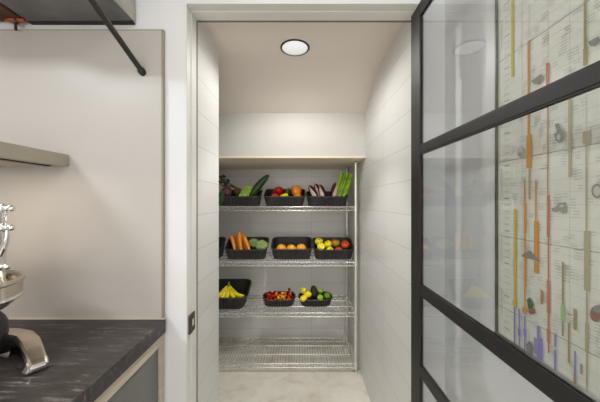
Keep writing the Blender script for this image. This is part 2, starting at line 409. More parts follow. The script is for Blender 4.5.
# scale ticks by the left margin
s0 = (506-300)/(RX-.012)
z = z_bot+.02
k = 0
while z < z_top-.02:
    mb.k = idx['text' if k % 5 else 'line']; y1_ = cw(503.5, 0)[0]; y2_ = cw(508.5, 0)[0]; x = RX-.0096-ox
    mb.add([(x, y1_-oy, z-oz), (x, y2_-oy, z-oz), (x, y2_-oy, z+.0022-oz), (x, y1_-oy, z+.0022-oz)], [(0, 1, 2, 3)])
    z += .0175; k += 1
for zz in (-.30, -.15, .02, .2, .42): # upright margin captions as fine grey strokes
    for j in range(9):
        s = s0; q(501, 200-(zz*s)-j*3.0, 200-(zz*s)-j*3.0+2.0, 1.0, 'text')
# small paragraphs as grey rules
rt = random.Random(3)
for n_ in range(700):
    y = rt.uniform(y_near+.02, yl-.06); z = rt.uniform(z_bot+.03, z_top-.05); w = rt.uniform(.010, .022)
    for j in range(rt.choice((2, 3, 4))):
        mb.k = idx['text']; x = RX-.0096-ox; ww = w*rt.uniform(.6, 1)
        zz = z-j*.006
        mb.add([(x, y-oy, zz-oz), (x, y+ww-oy, zz-oz), (x, y+ww-oy, zz+.0018-oz), (x, y-oy, zz+.0018-oz)], [(0, 1, 2, 3)])
for a_ in [
    (512, -60, 76, 2.4, 'yellow'), (528, 40, 135, 1.8, 'orange'), (528.5, 134, 167, 5, 'orange'), (529, 166, 198, 1.6, 'tan'),
    (547, 62, 84, 3.0, 'red'), (547.3, 84, 196, 1.3, 'red'), (547.8, 194, 236, 2.8, 'red'), (548, 236, 284, 1.5, 'red'), (548, 280, 312, 3.2, 'red'), (548, 312, 352, 1.6, 'red'), (548, 328, 342, 3.2, 'red'),
    (584.5, -60, 50, 2.4, 'olive'), (584.8, 47, 64, 4, 'olive'), (569.5, 78, 176, 3.2, 'tan'),
    (586, 130, 143, 7, 'tan'), (586, 143, 232, 1.8, 'tan'), (586.5, 230, 290, 5.8, 'tan'), (586.5, 290, 388, 1.8, 'tan'), (586.5, 322, 352, 3.6, 'tan'),
    (524.5, 179, 310, 1.4, 'orange'), (524.7, 202, 232, 2.4, 'orange'), (524.7, 252, 286, 2.4, 'orange'),
    (535.5, 179, 222, 1.4, 'orange'), (536, 220, 272, 4.4, 'orange'), (514.6, 208, 303, 2.2, 'yellow'), (514.6, 240, 275, 2.8, 'yellow'),
    (541.5, 289, 303, 2.4, 'red'), (562.5, 261, 335, 1.8, 'olive'), (562.5, 305, 320, 4.2, 'green'), (574.8, 308, 329, 3.2, 'olive'), (568.5, 322, 362, 1.8, 'olive'), (581, 363, 373, 2.2, 'olive'),
    (514.2, 303, 343, 1.3, 'purple'), (519, 308, 345, 1.3, 'purple'), (524.5, 315, 349, 1.4, 'purple'), (519, 328, 335, 2.8, 'purple'), (524.5, 328, 335, 2.8, 'purple'),
    (538, 325, 357, 2.6, 'purple'), (535.5, 337, 353, 3, 'purple'), (541, 337, 359, 3, 'purple'), (555, 333, 346, 2, 'purple'), (555, 349, 368, 2.2, 'purple'), (574.8, 350, 376, 2.2, 'purple'), (574.8, 374, 382, 3, 'olive'),
    (620, 60, 250, 3, 'green'), (640, 140, 420, 3.5, 'purple'), (670, 0, 300, 4, 'red'), (710, 100, 380, 5, 'orange')]: q(*a_, lift=.010)
ell(514.6, 302, 2.3, 4, 'yellow'); ell(524.6, 309, 2.5, 4, 'orange')
# small engraved pictures
poly([(521, 255), (528, 250), (531, 250), (540, 260), (531, 258), (524, 256)], 'ink')
ell(520.5, 151, 3.6, 5.5, 'text'); ell(520.5, 153, 2.6, 2.5, 'tan', lift=.0128)
poly([(555, 123), (559, 122), (561, 127), (564, 131), (564, 139), (560, 142), (556, 140), (554, 133), (557, 131)], 'ink'); ell(559, 136, 2, 3, 'text', lift=.0130)
poly([(552, 207), (556, 206), (559, 202), (566, 201), (567, 211), (563, 213), (560, 210), (556, 211), (552, 210)], 'line'); poly([(560, 204), (564, 203.5), (564, 206), (560, 206.5)], 'text', .0130)
ell(597.5, 190, 6, 7.5, 'line'); ell(597.5, 190, 3.6, 5, 'text', lift=.0130)
poly([(527, 299), (530, 296), (534, 304), (532, 308), (536, 312), (531, 312), (528, 306)], 'dgreen'); ell(532, 310, 3.4, 3.2, 'skin', lift=.0128)
ell(596, 313, 6, 8, 'skin'); ell(598, 308, 5, 4, 'ink', lift=.0128)
poly([(526, 344), (529, 340), (532, 342), (533, 350), (531, 353), (527, 349)], 'ink')
poly([(588, 41), (599, 35), (600, 40), (596, 45), (591, 45)], 'ink'); poly([(531, 80), (541, 73), (544, 77), (540, 83), (534, 83)], 'line')
mb.k = 0
mb.build('printed_sheet', cm, t)
mb = MB(); mb.box(*L(RX-.015, RX-.006, yl-.001, yl+.0045, z_bot-.004, z_top)); mb.build('frame_edge', mat('chart_dark_edge', s2l(90, 92, 84), .4), t)
mb = MB(); mb.box(*L(RX-.016, RX-.006, y_near, yl+.0045, z_bot-.014, z_bot)); mb.build('lower_rail', M['chromeb'], t)

# ------------------------------------------------------------------ pantry downlight
t = thing('downlight', 'round recessed ceiling downlight with a dark ring in the pantry ceiling', 'ceiling light', (-.027, F/188, ZC))
prof = [(.0700, .002), (.0775, .000), (.0775, -.003), (.072, -.006), (.0680, -.004), (.0680, .002)]
mb = MB(); n = 48
vs = [(r*math.cos(2*PI*k/n), r*math.sin(2*PI*k/n), z) for r, z in prof for k in range(n)]; m_ = len(prof)
mb.add(vs, [(i*n+k, i*n+(k+1) % n, ((i+1) % m_)*n+(k+1) % n, ((i+1) % m_)*n+k) for i in range(m_) for k in range(n)])
mb.build('ring', M['rod'], t, smooth=True)
ml = mat('lens_glow', s2l(190, 193, 196), .3, emit=((1, .99, .97), 1.0))
nt = ml.node_tree
tc = nt.nodes.new('ShaderNodeTexCoord'); sp = nt.nodes.new('ShaderNodeSeparateXYZ'); mr = nt.nodes.new('ShaderNodeMapRange')
nt.links.new(tc.outputs['Object'], sp.inputs[0]); nt.links.new(sp.outputs['Y'], mr.inputs['Value'])
mr.inputs['From Min'].default_value = -.07; mr.inputs['From Max'].default_value = .07; mr.inputs['To Min'].default_value = .75; mr.inputs['To Max'].default_value = .42
nt.links.new(mr.outputs[0], nt.nodes['Principled BSDF'].inputs['Emission Strength'])
mb = MB(); mb.lathe([(.001, -.0075), (.03, -.007), (.055, -.0055), (.069, -.003), (.069, -.001)], 40); mb.build('lens', ml, t, smooth=True)

# ------------------------------------------------------------------ wire shelving
SX0, SX1 = -.80, .438; SY0, SY1 = F/127, F/107
rack = thing('wire_shelving_unit', 'chrome wire shelving unit with four shelves across the pantry back wall', 'shelving', (0, (SY0+SY1)/2, 0))
RY0, RY1 = SY0-rack.location.y, SY1-rack.location.y
SH = [CZ-.040, CZ-.475, CZ-.876, CZ-1.275]     # shelf mat tops
for x in (SX0, SX1):
    for y in (RY0, RY1):
        mb = MB(); mb.tube([(x, y, .03), (x, y, CZ+.305)], .0125, 14)
        p = mb.build('post', M['chrome'], rack, smooth=True, auto=40)
        mb = MB(); mb.tube([(x, y, 0), (x, y, .006)], .02, 14); mb.tube([(x, y, .006), (x, y, .035)], .008, 10)
        mb.build('levelling_foot', M['chrome'], p, smooth=True, auto=40)
        mb = MB(); mb.ball((x, y, CZ+.305), .0125, sc=(1, 1, .5)); mb.build('post_cap', M['blackp'], p, smooth=True)
for zs in SH:
    mb = MB(); r = .0030
    zt2 = zs-.006; zb2 = zs-.036
    for y in (RY0, RY1):                               # rim trusses along the length
        yy = y
        mb.tube([(SX0, yy, zt2), (SX1, yy, zt2)], r, 6); mb.tube([(SX0, yy, zb2), (SX1, yy, zb2)], r, 6)
        pts = []; n = 30
        for k in range(n*4+1):
            x = SX0+(SX1-SX0)*k/(n*4); ph = k/4*2*PI
            pts.append((x, yy, (zt2+zb2)/2+math.sin(ph)*(zt2-zb2)/2*.92))
        mb.tube(pts, .0030, 4)
    for x in (SX0, SX1):
        mb.tube([(x, RY0, zt2), (x, RY1, zt2)], r, 6); mb.tube([(x, RY0, zb2), (x, RY1, zb2)], r, 6)
        pts = [(x, RY0+(RY1-RY0)*k/56, (zt2+zb2)/2+math.sin(k/4*2*PI)*(zt2-zb2)/2*.92) for k in range(57)]
        mb.tube(pts, .0021, 4)
    for fy in (.34, .67):                              # support wires under the mat
        y = RY0+(RY1-RY0)*fy; mb.tube([(SX0, y, zs-.009), (SX1, y, zs-.009)], .0042, 6)
    sh = mb.build('shelf', M['chrome'], rack, smooth=True, auto=50)
    mb = MB(); n = 56
    for k in range(1, n):
        x = SX0+(SX1-SX0)*k/n
        mb.tube([(x, RY0-.001, zs-.010), (x, RY0+.004, zs-.0022), (x, RY1-.004, zs-.0022), (x, RY1+.001, zs-.010)], .0021, 5)
    mb.build('wire_mat', M['chrome'], sh, smooth=True, auto=60)
    for x in (SX0, SX1):
        for y in (RY0, RY1):
            mb = MB(); mb.lathe([(.0135, zb2-.008), (.0165, zb2-.006), (.0155, zt2+.004), (.0135, zt2+.006)], 14, Matrix.Translation((x, y, 0)))
            mb.build('corner_collar', M['chrome'], sh, smooth=True, auto=40)

# ------------------------------------------------------------------ baskets
def rrect(w, d, r, n):
    """rounded rectangle outline, n points evenly by arclength, starts mid front"""
    w2, d2 = w/2-r, d/2-r
    segs = []; per = 4*w2+4*d2+2*PI*r
    out = []
    for k in range(n):
        t_ = per*k/n
        parts = [('l', (0, -d/2), (w2, -d/2), w2), ('a', (w2, -d2), -PI/2, PI*r/2), ('l', (w/2, -d2), (w/2, d2), 2*d2), ('a', (w2, d2), 0, PI*r/2), ('l', (w2, d/2), (-w2, d/2), 2*w2),
                 ('a', (-w2, d2), PI/2, PI*r/2), ('l', (-w/2, d2), (-w/2, -d2), 2*d2), ('a', (-w2, -d2), PI, PI*r/2), ('l', (-w2, -d/2), (0, -d/2), w2)]
        for p in parts:
            if t_ <= p[3]+1e-9 or p is parts[-1]:
                if p[0] == 'l':
                    u = min(1, t_/p[3]); out.append((p[1][0]+(p[2][0]-p[1][0])*u, p[1][1]+(p[2][1]-p[1][1])*u))
                else:
                    a_ = p[2]+t_/r; out.append((p[1][0]+r*math.cos(a_), p[1][1]+r*math.sin(a_)))
                break
            t_ -= p[3]
    return out
def basket(label, X, Y, Z, wb, wt, db, dt, hf, hr, floor_r=.03, rad=.062):
    t = thing('woven_basket', label, 'basket', (X, Y, Z), 'dark woven baskets on the wire shelves')
    n = 160; rows = 9
    mb = MB(); B = rrect(wb, db, rad*.7, n); T = rrect(wt, dt, rad, n)
    def hgt(y): 
        u = min(1, max(0, (y/dt+.5))); u = u*u*(3-2*u); return hf+(hr-hf)*u
    rings = []
    for sgn, off in ((1, 0), (-1, .006)):
        for i in range(rows+1):
            f = i/rows; ring = []
            for k in range(n):
                x = B[k][0]*(1-f)+T[k][0]*f; y = B[k][1]*(1-f)+T[k][1]*f
                l = math.hypot(x, y); wv = (.0030*(1 if (k//2) % 2 else -1)+.0010*(1 if ((k//2)+i) % 2 else -1)) if sgn > 0 else 0
                m_ = 1+(wv-off)/l
                z = f*hgt(T[k][1])
                if sgn < 0: z = max(z, .004)
                ring.append((x*m_, y*m_, z))
            rings.append(ring)
    R_ = rows+1
    vs = [v for r in rings for v in r]; fs = []
    for i in range(rows):
        for k in range(n):
            k2 = (k+1) % n
            fs.append((i*n+k, i*n+k2, (i+1)*n+k2, (i+1)*n+k))
            fs.append(((R_+i)*n+k, (R_+i+1)*n+k, (R_+i+1)*n+k2, (R_+i)*n+k2))
    for k in range(n):
        k2 = (k+1) % n; fs.append((rows*n+k, rows*n+k2, (R_+rows)*n+k2, (R_+rows)*n+k))
    fs.append(tuple(range(n))[::-1]); fs.append(tuple(range(R_*n, R_*n+n)))
    mb.add(vs, fs); mb.build('basket_body', M['basket'], t)
    mb = MB(); pts = []
    for k in range(n):
        x, y = T[k]; pts.append((x, y, hgt(y)+.001))
    mb.tube(pts, .0062, 8, closed=True)
    mb.build('rolled_rim', M['rim'], t, smooth=True)
    # sloping base the produce lies on
    mb = MB(); f0, f1 = .008, floor_r
    fb = rrect(wb-.016, db-.016, rad*.6, 40)
    top = []
    for (x, y) in fb:
        u = (y/db+.5); top.append((x, y, f0+(f1-f0)*u))
    mb.add([(x, y, .004) for x, y in fb]+top, [tuple(range(40))[::-1], tuple(range(40, 80))]+[(i, (i+1) % 40, 40+(i+1) % 40, 40+i) for i in range(40)])
    mb.build('woven_base', M['basket'], t)
    return t
BY = 2.262
sA, sM, sL = SH[0], SH[1], SH[2]
def bx(px, s=118): return (px-300)/s
basket('woven basket of beetroot, lettuce and a cucumber on the top shelf', bx(240.5), BY, sA, .305, .350, .19, .225, .072, .132)
basket('woven basket of red, yellow and orange peppers on the top shelf', bx(285), BY, sA, .295, .335, .19, .225, .072, .142)
basket('woven basket of red chicory and celery on the top shelf', bx(326.5), BY, sA, .300, .335, .19, .225, .072, .120)
basket('woven basket mostly hidden behind the tiled wall on the middle shelf', bx(203), BY, sM, .300, .345, .19, .225, .078, .150)
basket('woven basket of carrots and broccoli on the middle shelf', bx(247.5), BY, sM, .295, .345, .19, .225, .078, .150)
basket('woven basket of three oranges on the middle shelf', bx(292), BY, sM, .290, .335, .19, .225, .082, .152)
basket('woven basket of apples on the middle shelf beside the rack post', bx(332.5), BY, sM, .285, .330, .19, .225, .078, .146)
basket('large woven basket of bananas on the third shelf', bx(226), BY, sL, .31, .40, .20, .245, .095, .175, .04)
basket('small low woven basket of cherry tomatoes on the third shelf', bx(279), 2.29, sL, .235, .272, .15, .175, .055, .066, .02, .075)
basket('small low woven basket of lemons, avocado and limes on the third shelf', bx(315.6), 2.29, sL, .235, .278, .15, .175, .055, .066, .02, .075)

# ------------------------------------------------------------------ produce
P = {}
P['beet'] = mat('beet_skin', s2l(123, 72, 81), .6, noise=.45, nscale=30, bump=.3)
P['beet2'] = mat('beet_skin_brown', s2l(129, 92, 66), .7, noise=.4, nscale=30, bump=.3)
P['beetstem'] = mat('beet_stem', s2l(96, 50, 56), .5, col2=s2l(60, 72, 38), nscale=40)
P['leaf'] = mat('dark_leaf', s2l(48, 81, 33), .5, noise=.4, nscale=30)
P['lettuce'] = mat('lettuce_leaf', s2l(140, 189, 50), .45, col2=s2l(190, 214, 110), nscale=55, bump=.3)
P['cuke'] = mat('cucumber_skin', s2l(48, 85, 39), .4, noise=.4, nscale=50)
P['redp'] = mat('red_pepper', s2l(220, 28, 24), .2, noise=.3, nscale=12)
P['yelp'] = mat('yellow_pepper', s2l(255, 225, 22), .2, noise=.1, nscale=12)
P['orap'] = mat('orange_pepper', s2l(255, 154, 15), .2, noise=.15, nscale=12)
P['stem'] = mat('green_stem', s2l(101, 143, 46), .5)
P['chic'] = mat('chicory_red', s2l(98, 22, 32), .4, noise=.4, nscale=35)
P['chicw'] = mat('chicory_rib', s2l(232, 214, 204), .4, noise=.12, nscale=30)
P['celery'] = mat('celery_stalk', s2l(182, 224, 61), .4, col2=s2l(116, 168, 34), nscale=14)
P['carrot'] = mat('carrot_skin', s2l(255, 160, 46), .4, noise=.08, nscale=40, stretch=(1, 1, 6), bump=.2)
P['broc'] = mat('broccoli_floret', s2l(128, 154, 80), .8, col2=s2l(172, 190, 124), nscale=90, bump=.8, bscale=200)
P['brocs'] = mat('broccoli_stalk', s2l(140, 170, 96), .6)
P['orange'] = mat('orange_peel', s2l(255, 178, 36), .42, noise=.1, nscale=12, bump=.4, bscale=400)
P['appy'] = mat('yellow_apple', s2l(255, 237, 48), .3, noise=.1, nscale=20)
P['appr'] = mat('red_apple', s2l(226, 44, 33), .3, col2=s2l(226, 120, 50), nscale=20)
P['appm'] = mat('red_green_apple', s2l(202, 33, 26), .3, col2=s2l(186, 190, 50), nscale=13)
P['ban'] = mat('banana_peel', s2l(255, 232, 30), .42, noise=.06, nscale=20)
P['bant'] = mat('banana_tip', s2l(150, 140, 50), .6)
P['tomr'] = mat('red_tomato', s2l(226, 33, 24), .2)
P['tomd'] = mat('dark_tomato', s2l(120, 24, 22), .25)
P['tomo'] = mat('orange_tomato', s2l(255, 132, 19), .2)
P['tomy'] = mat('yellow_tomato', s2l(255, 215, 26), .2)
P['lemon'] = mat('lemon_peel', s2l(255, 237, 26), .38, bump=.4, bscale=300)
P['lime'] = mat('lime_peel', s2l(160, 202, 46), .38, noise=.25, nscale=25, bump=.3, bscale=300)
P['lime2'] = mat('dark_lime_peel', s2l(114, 156, 39), .38, noise=.25, nscale=25, bump=.3, bscale=300)
P['avo'] = mat('avocado_skin', s2l(52, 42, 36), .5, noise=.35, nscale=60, bump=.8, bscale=200)

def rot(v): return tuple(math.radians(a_) for a_ in v)
def ins(px, py, s): return at(px, py, 114.8+(s-110)*.6)      # keeps produce inside the baskets' depth
def place(o, px, py, s, r=(0, 0, 0)):
    o.location = ins(px, py, s); o.rotation_euler = rot(r); return o

def stem_part(t, z, m=None, h=.012, r=.002, bend=.004):
    mb = MB(); mb.tube([(0, 0, z-.004), (bend*.4, 0, z+h*.5), (bend, 0, z+h)], [r, r*.8, r*1.1], 6); mb.build('stem', m or P['stem'], t, smooth=True)
# apples
def apple(label, m, px, py, s, r=.035, rr=(0, 0, 0), group='apples in the basket by the rack post'):
    t = thing('apple', label, 'apple', group=group); place(t, px, py, s, rr)
    prof = []
    for i in range(15):
        a_ = PI*i/14; ra = math.sin(a_); z = -math.cos(a_)
        k = 1.0
        if z > .55: z = .55+(z-.55)*(1.0 if i < 12 else -.2)
        if i == 14: z = .55
        if z < -.8: z = -.82 if i > 0 else -.74
        prof.append((max(1e-5, ra*(1+.05*z))*r, z*r*.98))
    mb = MB(); mb.lathe(prof, 22, None, lambda a_, t_: 1+.02*math.cos(5*a_)); mb.build('fruit', m, t, smooth=True)
    stem_part(t, .55*r, mat('apple_stem', s2l(80, 60, 35), .7) if 'apple_stem' not in bpy.data.materials else bpy.data.materials['apple_stem'], .018, .0014, .005)
    return t
apple('yellow apple at the back left of the apple basket', P['appy'], 318.8, 240.8, 112.5, .036, (20, 10, 0))
apple('yellow apple at the front left, its stalk end facing out', P['appy'], 321, 246, 119.5, .034, (60, 0, 10))
apple('yellow apple in the middle between yellow and red ones', P['appy'], 328, 243.3, 115.5, .034, (10, -20, 0))
apple('part green, part red apple at the back of the basket', P['appm'], 335.5, 241.8, 113, .037, (10, 10, 30))
apple('orange-red apple at the right end of the apple basket', P['appr'], 345, 243.8, 115.5, .037, (25, 20, 0))
apple('yellow apple low at the front middle of the apple basket', P['appy'], 330, 249.5, 121.5, .031, (30, 0, 0))
apple('dark red apple low at the front right of the apple basket', P['appr'], 338.5, 249.8, 121.5, .031, (20, 0, 0))

# oranges
for px, py, lb in ((281.2, 248.0, 'leftmost of the three oranges in the middle shelf basket'), (291.2, 248.3, 'middle one of the three oranges in the middle shelf basket'), (301.2, 247.6, 'rightmost of the three oranges in the middle shelf basket')):
    t = thing('orange', lb, 'orange', group='oranges in the middle shelf basket'); place(t, px, py, 118, (25, 15, px))
    mb = MB(); mb.ball((0, 0, 0),    .0420, 24, 14, (1.01, 1.0, .96)); mb.build('fruit', P['orange'], t, smooth=True)
    mb = MB(); mb.lathe([(.0035, .0375), (.003, .0408), (.001, .0412)], 8); mb.build('stem_button', P['stem'], t)

# lemons and limes
def citrus(name, label, m, px, py, s, r, el, rr, group):
    t = thing(name, label, name, group=group); place(t, px, py, s, rr)
    prof = []
    for i in range(17):
        a_ = PI*i/16; rad = math.sin(a_); z = -math.cos(a_)*el
        if i in (1, 15): rad *= .75; z *= 1.05
        if i in (0, 16): z *= 1.13; rad = .06
        prof.append((max(rad, .05)*r, z*r))
    mb = MB(); mb.lathe(prof, 20); mb.build('fruit', m, t, smooth=True)
    mb = MB(); mb.ball((0, 0, -el*r*1.12), .0022, 8, 5); mb.build('stem_button', P['stem'], t)
g = 'lemons in the small right basket'
citrus('lemon', 'lemon at the top left of the pile in the small basket', P['lemon'], 303.5, 289.8, 112, .026, 1.2, (60, 0, 35), g)
citrus('lemon', 'large lemon in the middle, touching the avocado', P['lemon'], 307.6, 293.2, 117, .028, 1.2, (80, 20, 70), g)
citrus('lemon', 'lemon low at the front left corner of the small basket', P['lemon'], 303.6, 297.4, 119, .025, 1.25, (0, 80, 20), g)
g = 'limes in the small right basket'
citrus('lime', 'pale green lime at the back, right of the avocado', P['lime'], 320.4, 290.3, 112, .024, 1.08, (30, 30, 0), g)
citrus('lime', 'bright lime at the front, below the other pale lime', P['lime'], 320.2, 296.6, 119, .0265, 1.08, (80, 10, 0), g)
citrus('lime', 'dark green lime at the right end of the small basket', P['lime2'], 327.2, 294.6, 116, .0300, 1.06, (60, 40, 0), g)
t = thing('avocado', 'dark avocado standing between the lemons and the limes', 'avocado'); place(t, 314, 290.8, 114, (-14, -6, 0))
AV = 1.15
prof = [(.0005, -.040), (.014, -.0375), (.024, -.030), (.030, -.017), (.0305, -.004), (.027, .012), (.0215, .026), (.017, .036), (.011, .043), (.0005, .0455)]
mb = MB(); mb.lathe([(a_*AV, b_*AV) for a_, b_ in prof], 22); mb.build('fruit', P['avo'], t, smooth=True)
mb = MB(); mb.ball((0, 0, .0455*AV), .003, 8, 5); mb.build('stem_button', P['bant'], t)

# cherry tomatoes
rt = random.Random(11)
spots = []
tries = 0
while len(spots) < 62 and tries < 20000:
    tries += 1
    x = rt.uniform(-.115, .115); y = rt.uniform(-.070, .070)
    lay = 0 if len(spots) < 30 else (1 if len(spots) < 50 else 2)
    if lay: x *= .94; y *= .9
    z = .030+lay*.0185+(y+.07)*.06
    if all((x-a_)**2+(y-b_)**2+(z-c_)**2 > (.0225)**2 for a_, b_, c_ in spots): spots.append((x, y, z))
pools = {}
for i, (x, y, z) in enumerate(spots):
    v = x/.115+rt.uniform(-.35, .35)
    k = 'tomr' if v < -.25 else ('tomy' if v < .3 and rt.random() < .7 else 'tomo' if v < .65 else rt.choice(['tomo', 'tomr', 'tomd']))
    if k not in pools:
        mb = MB(); mb.ball((0, 0, 0), .0122, 14, 9, (1, 1, .95)); o = mb.build('cherry_tomato', P[k], smooth=True); pools[k] = o
    else:
        o = pools[k].copy(); COL.objects.link(o)
    o.location = (bx(279)+x, 2.29+y, sL+z)
    nm = {'tomr': 'red', 'tomy': 'yellow', 'tomo': 'orange', 'tomd': 'dark red'}[k]
    tag(o, f'{nm} cherry tomato in the small low basket on the third shelf', 'tomato', f'{nm} cherry tomatoes in the small basket')
t = thing('cherry_tomato', 'dark tomato perched highest at the back right of the tomato basket', 'tomato'); place(t, 289.2, 288.5, 112)
mb = MB(); mb.ball((0, 0, 0), .0135, 14, 9); mb.build('fruit', P['tomd'], t, smooth=True); stem_part(t, .012, P['stem'], .006, .0012)

# bananas (one bunch)
t = thing('banana_bunch', 'bunch of yellow bananas in the large basket on the third shelf', 'bananas'); t.location = ins(229, 283, 113)
n_b = 5
for i in range(n_b):
    u = i/(n_b-1)-.5
    pts = []; R = []
    for k in range(11):
        f = k/10
        x = u*.03+(u*.17+.004)*f+(.05*max(0, u)*f*f*1.8); y = -.01-.085*math.sin(f*1.25); z = -.012-.125*f+.045*f*f*f*(1+u)
        pts.append((x, y, z*(1-.12*abs(u)))); R.append(.0180*min(1, .2+f*2.2)*min(1, (1-f)*4+.25))
    mb = MB(); mb.tube(pts, R, 7); mb.build('banana', P['ban'], t, smooth=True)
    mb = MB(); e_ = Vector(pts[-1]); d_ = (e_-Vector(pts[-2])).normalized(); mb.tube([e_-d_*.002, e_+d_*.005], .004, 6); mb.build('banana_tip', P['bant'], t, smooth=True)
mb = MB(); mb.tube([(0, 0, .018), (0, -.006, -.004), (0, -.012, -.022)], [.007, .010, .014], 8); mb.build('crown', P['bant'], t, smooth=True)

# carrots
CR = [((231, 234.5), (236, 252)), ((236, 232.5), (239.5, 252)), ((239, 231), (241.5, 252)), ((241, 231.5), (246.5, 251)), ((244.5, 235.5), (249.5, 250.5)), ((234, 236), (238, 250)), ((242.5, 233.5), (243, 251))]
names = ['leftmost carrot, leaning out over the basket corner', 'carrot second from left in the upright bundle', 'thick tallest carrot in the middle of the bundle', 'long carrot right of the tallest, leaning right', 'rightmost carrot, leaning beside the broccoli', 'short carrot behind the two leftmost carrots', 'carrot tucked behind the middle of the bundle']
for i, (tp, bt) in enumerate(CR):
    st = (114 if i % 2 == 0 else 108) if i < 5 else 104
    a_ = ins(tp[0], tp[1], st+1); b_ = ins(bt[0], bt[1], (121 if i % 2 == 0 else 117) if i < 5 else 113)
    t = thing('carrot', names[i], 'carrot', a_, 'carrots in the middle shelf basket')
    d_ = b_-a_; w_ = .0165 if i != 2 else .0185
    pts = [d_*f+Vector((.003*math.sin(f*5+i), 0, 0)) for f in (0, .02, .08, .2, .4, .6, .8, .95, 1)]
    mb = MB(); mb.tube(pts, [w_*k for k in (.35, .7, .95, 1, .95, .85, .7, .5, .3)], 12); mb.build('root', P['carrot'], t, smooth=True)
    mb = MB(); mb.tube([Vector((0, 0, -.002)), -d_.normalized()*.006], [.006, .004], 7); mb.build('leaf_stub', P['stem'], t, smooth=True)
# broccoli
rb = random.Random(5)
for (px, py, s, R_, lb) in ((253.6, 242.2, 112, .040, 'broccoli head next to the carrots at the back of the basket'), (261.7, 244.6, 118.5, .044, 'larger broccoli head at the right end of the carrot basket')):
    t = thing('broccoli', lb, 'broccoli', group='broccoli heads in the carrot basket'); place(t, px, py, s, (25, 0, 0))
    mb = MB()
    for k in range(70):
        z = 1-1.25*(k+.5)/70; a_ = k*2.39996; rr_ = math.sqrt(max(0, 1-z*z))
        c = Vector((rr_*math.cos(a_)*R_, rr_*math.sin(a_)*R_, z*R_*.75))
        mb.ball(c, R_*rb.uniform(.17, .26), 8, 5)
    mb.ball((0, 0, 0), R_*.98, 14, 8, (1, 1, .75))
    mb.build('floret_crown', P['broc'], t, smooth=True)
    mb = MB(); mb.tube([(0, 0, -.005), (0, 0, -.048)], [.02, .014], 10); mb.build('stalk', P['brocs'], t, smooth=True)

# peppers
def pepper(label, m, px, py, s, r, h, rr):
    t = thing('bell_pepper', label, 'pepper', group='bell peppers in the top shelf basket'); place(t, px, py, s, rr)
    prof = [(.05, -1), (.35, -1.02), (.62, -.9), (.82, -.6), (.92, -.2), (1, .2), (1.02, .5), (.95, .75), (.72, .92), (.4, .93), (.2, .82), (.02, .76)]
    mb = MB(); mb.lathe([(a_*r, b_*h) for a_, b_ in prof], 32, None, lambda a_, t_: 1+.09*abs(math.cos(2*a_))-.05); mb.build('fruit', m, t, smooth=True)
    mb = MB(); mb.tube([(0, 0, h*.76), (.002, 0, h*1.0), (.008, 0, h*1.3)], [.008, .004, .005], 7); mb.build('stem', P['stem'], t, smooth=True)
    return t
pepper('red bell pepper at the back left of the pepper basket', P['redp'], 278.5, 190.3, 116, .038, .036, (15, -10, 20))
pepper('small red bell pepper low at the left end of the pepper basket', P['redp'], 274.2, 196.2, 120.5, .029, .030, (70, 0, 30))
pepper('yellow bell pepper lying at the front of the pepper basket', P['yelp'], 284.3, 196.8, 120.5, .034, .038, (10, 80, 10))
pepper('large orange bell pepper at the right of the pepper basket', P['orap'], 296.2, 190.2, 116.5, .045, .042, (-10, 12, 50))
pepper('orange bell pepper lying low below the large orange one', P['orap'], 297.2, 197.0, 120.5, .033, .035, (20, 80, 0))
pepper('green bell pepper partly hidden between red and orange peppers', mat('green_pepper', s2l(80, 116, 34), .25, noise=.3), 287.2, 191.8, 113, .026, .034, (0, 10, 0))

# beets
def beet(label, m, px, py, s, r, stems):
    t = thing('beetroot', label, 'beetroot', group='beetroots in the top shelf basket'); place(t, px, py, s, (5, -8, 0))
    prof = [(.01, -1.5), (.06, -1.2), (.3, -.95), (.7, -.7), (.95, -.3), (1, .05), (.9, .5), (.6, .82), (.25, .95), (.15, 1.02), (.01, 1.04)]
    mb = MB(); mb.lathe([(a_*r, max(b_*r, -1.15*r)) for a_, b_ in prof], 22, None, lambda a_, t_: 1+.03*math.cos(3*a_)); mb.build('root', m, t, smooth=True)
    for pts in stems:
        mb = MB(); mb.tube([Vector(p_) for p_ in pts], [.0062, .0052, .0044, .004][:len(pts)], 6); mb.build('stalk', P['beetstem'], t, smooth=True)
        e_ = Vector(pts[-1]); mb = MB()
        vs = []; fs = []
        for i in range(7):
            f = i/6; w_ = .016*math.sin(PI*min(1, f*.93+.07))
            for sg in (-1, 0, 1): vs.append(e_+Vector((sg*w_+.004*math.sin(f*6), .004*math.cos(f*9)*sg, f*.034)))
        for i in range(6):
            for j in range(2): fs.append((i*3+j, i*3+j+1, i*3+j+4, i*3+j+3))
        mb.add(vs, fs); mb.build('leaf', P['leaf'], t, smooth=True)
    return t
beet('purple beetroot with long stalks at the left of the top shelf basket', P['beet'], 226.6, 190.8, 118.5, .045,
     [[(0, 0, .040), (-.006, 0, .06), (-.018, 0, .085)], [(.004, 0, .040), (.004, .0, .07), (-.002, 0, .115)], [(-.008, 0, .038), (-.02, 0, .055), (-.038, 0, .07)], [(.0, .01, .040), (-.012, .01, .075), (-.03, .01, .11)]])
beet('brownish beetroot right of the purple one in the top shelf basket', P['beet2'], 237.4, 190.8, 113, .038,
     [[(0, 0, .035), (-.03, 0, .055), (-.065, 0, .09)], [(.0, 0, .035), (-.04, .005, .05), (-.085, .005, .072)]])
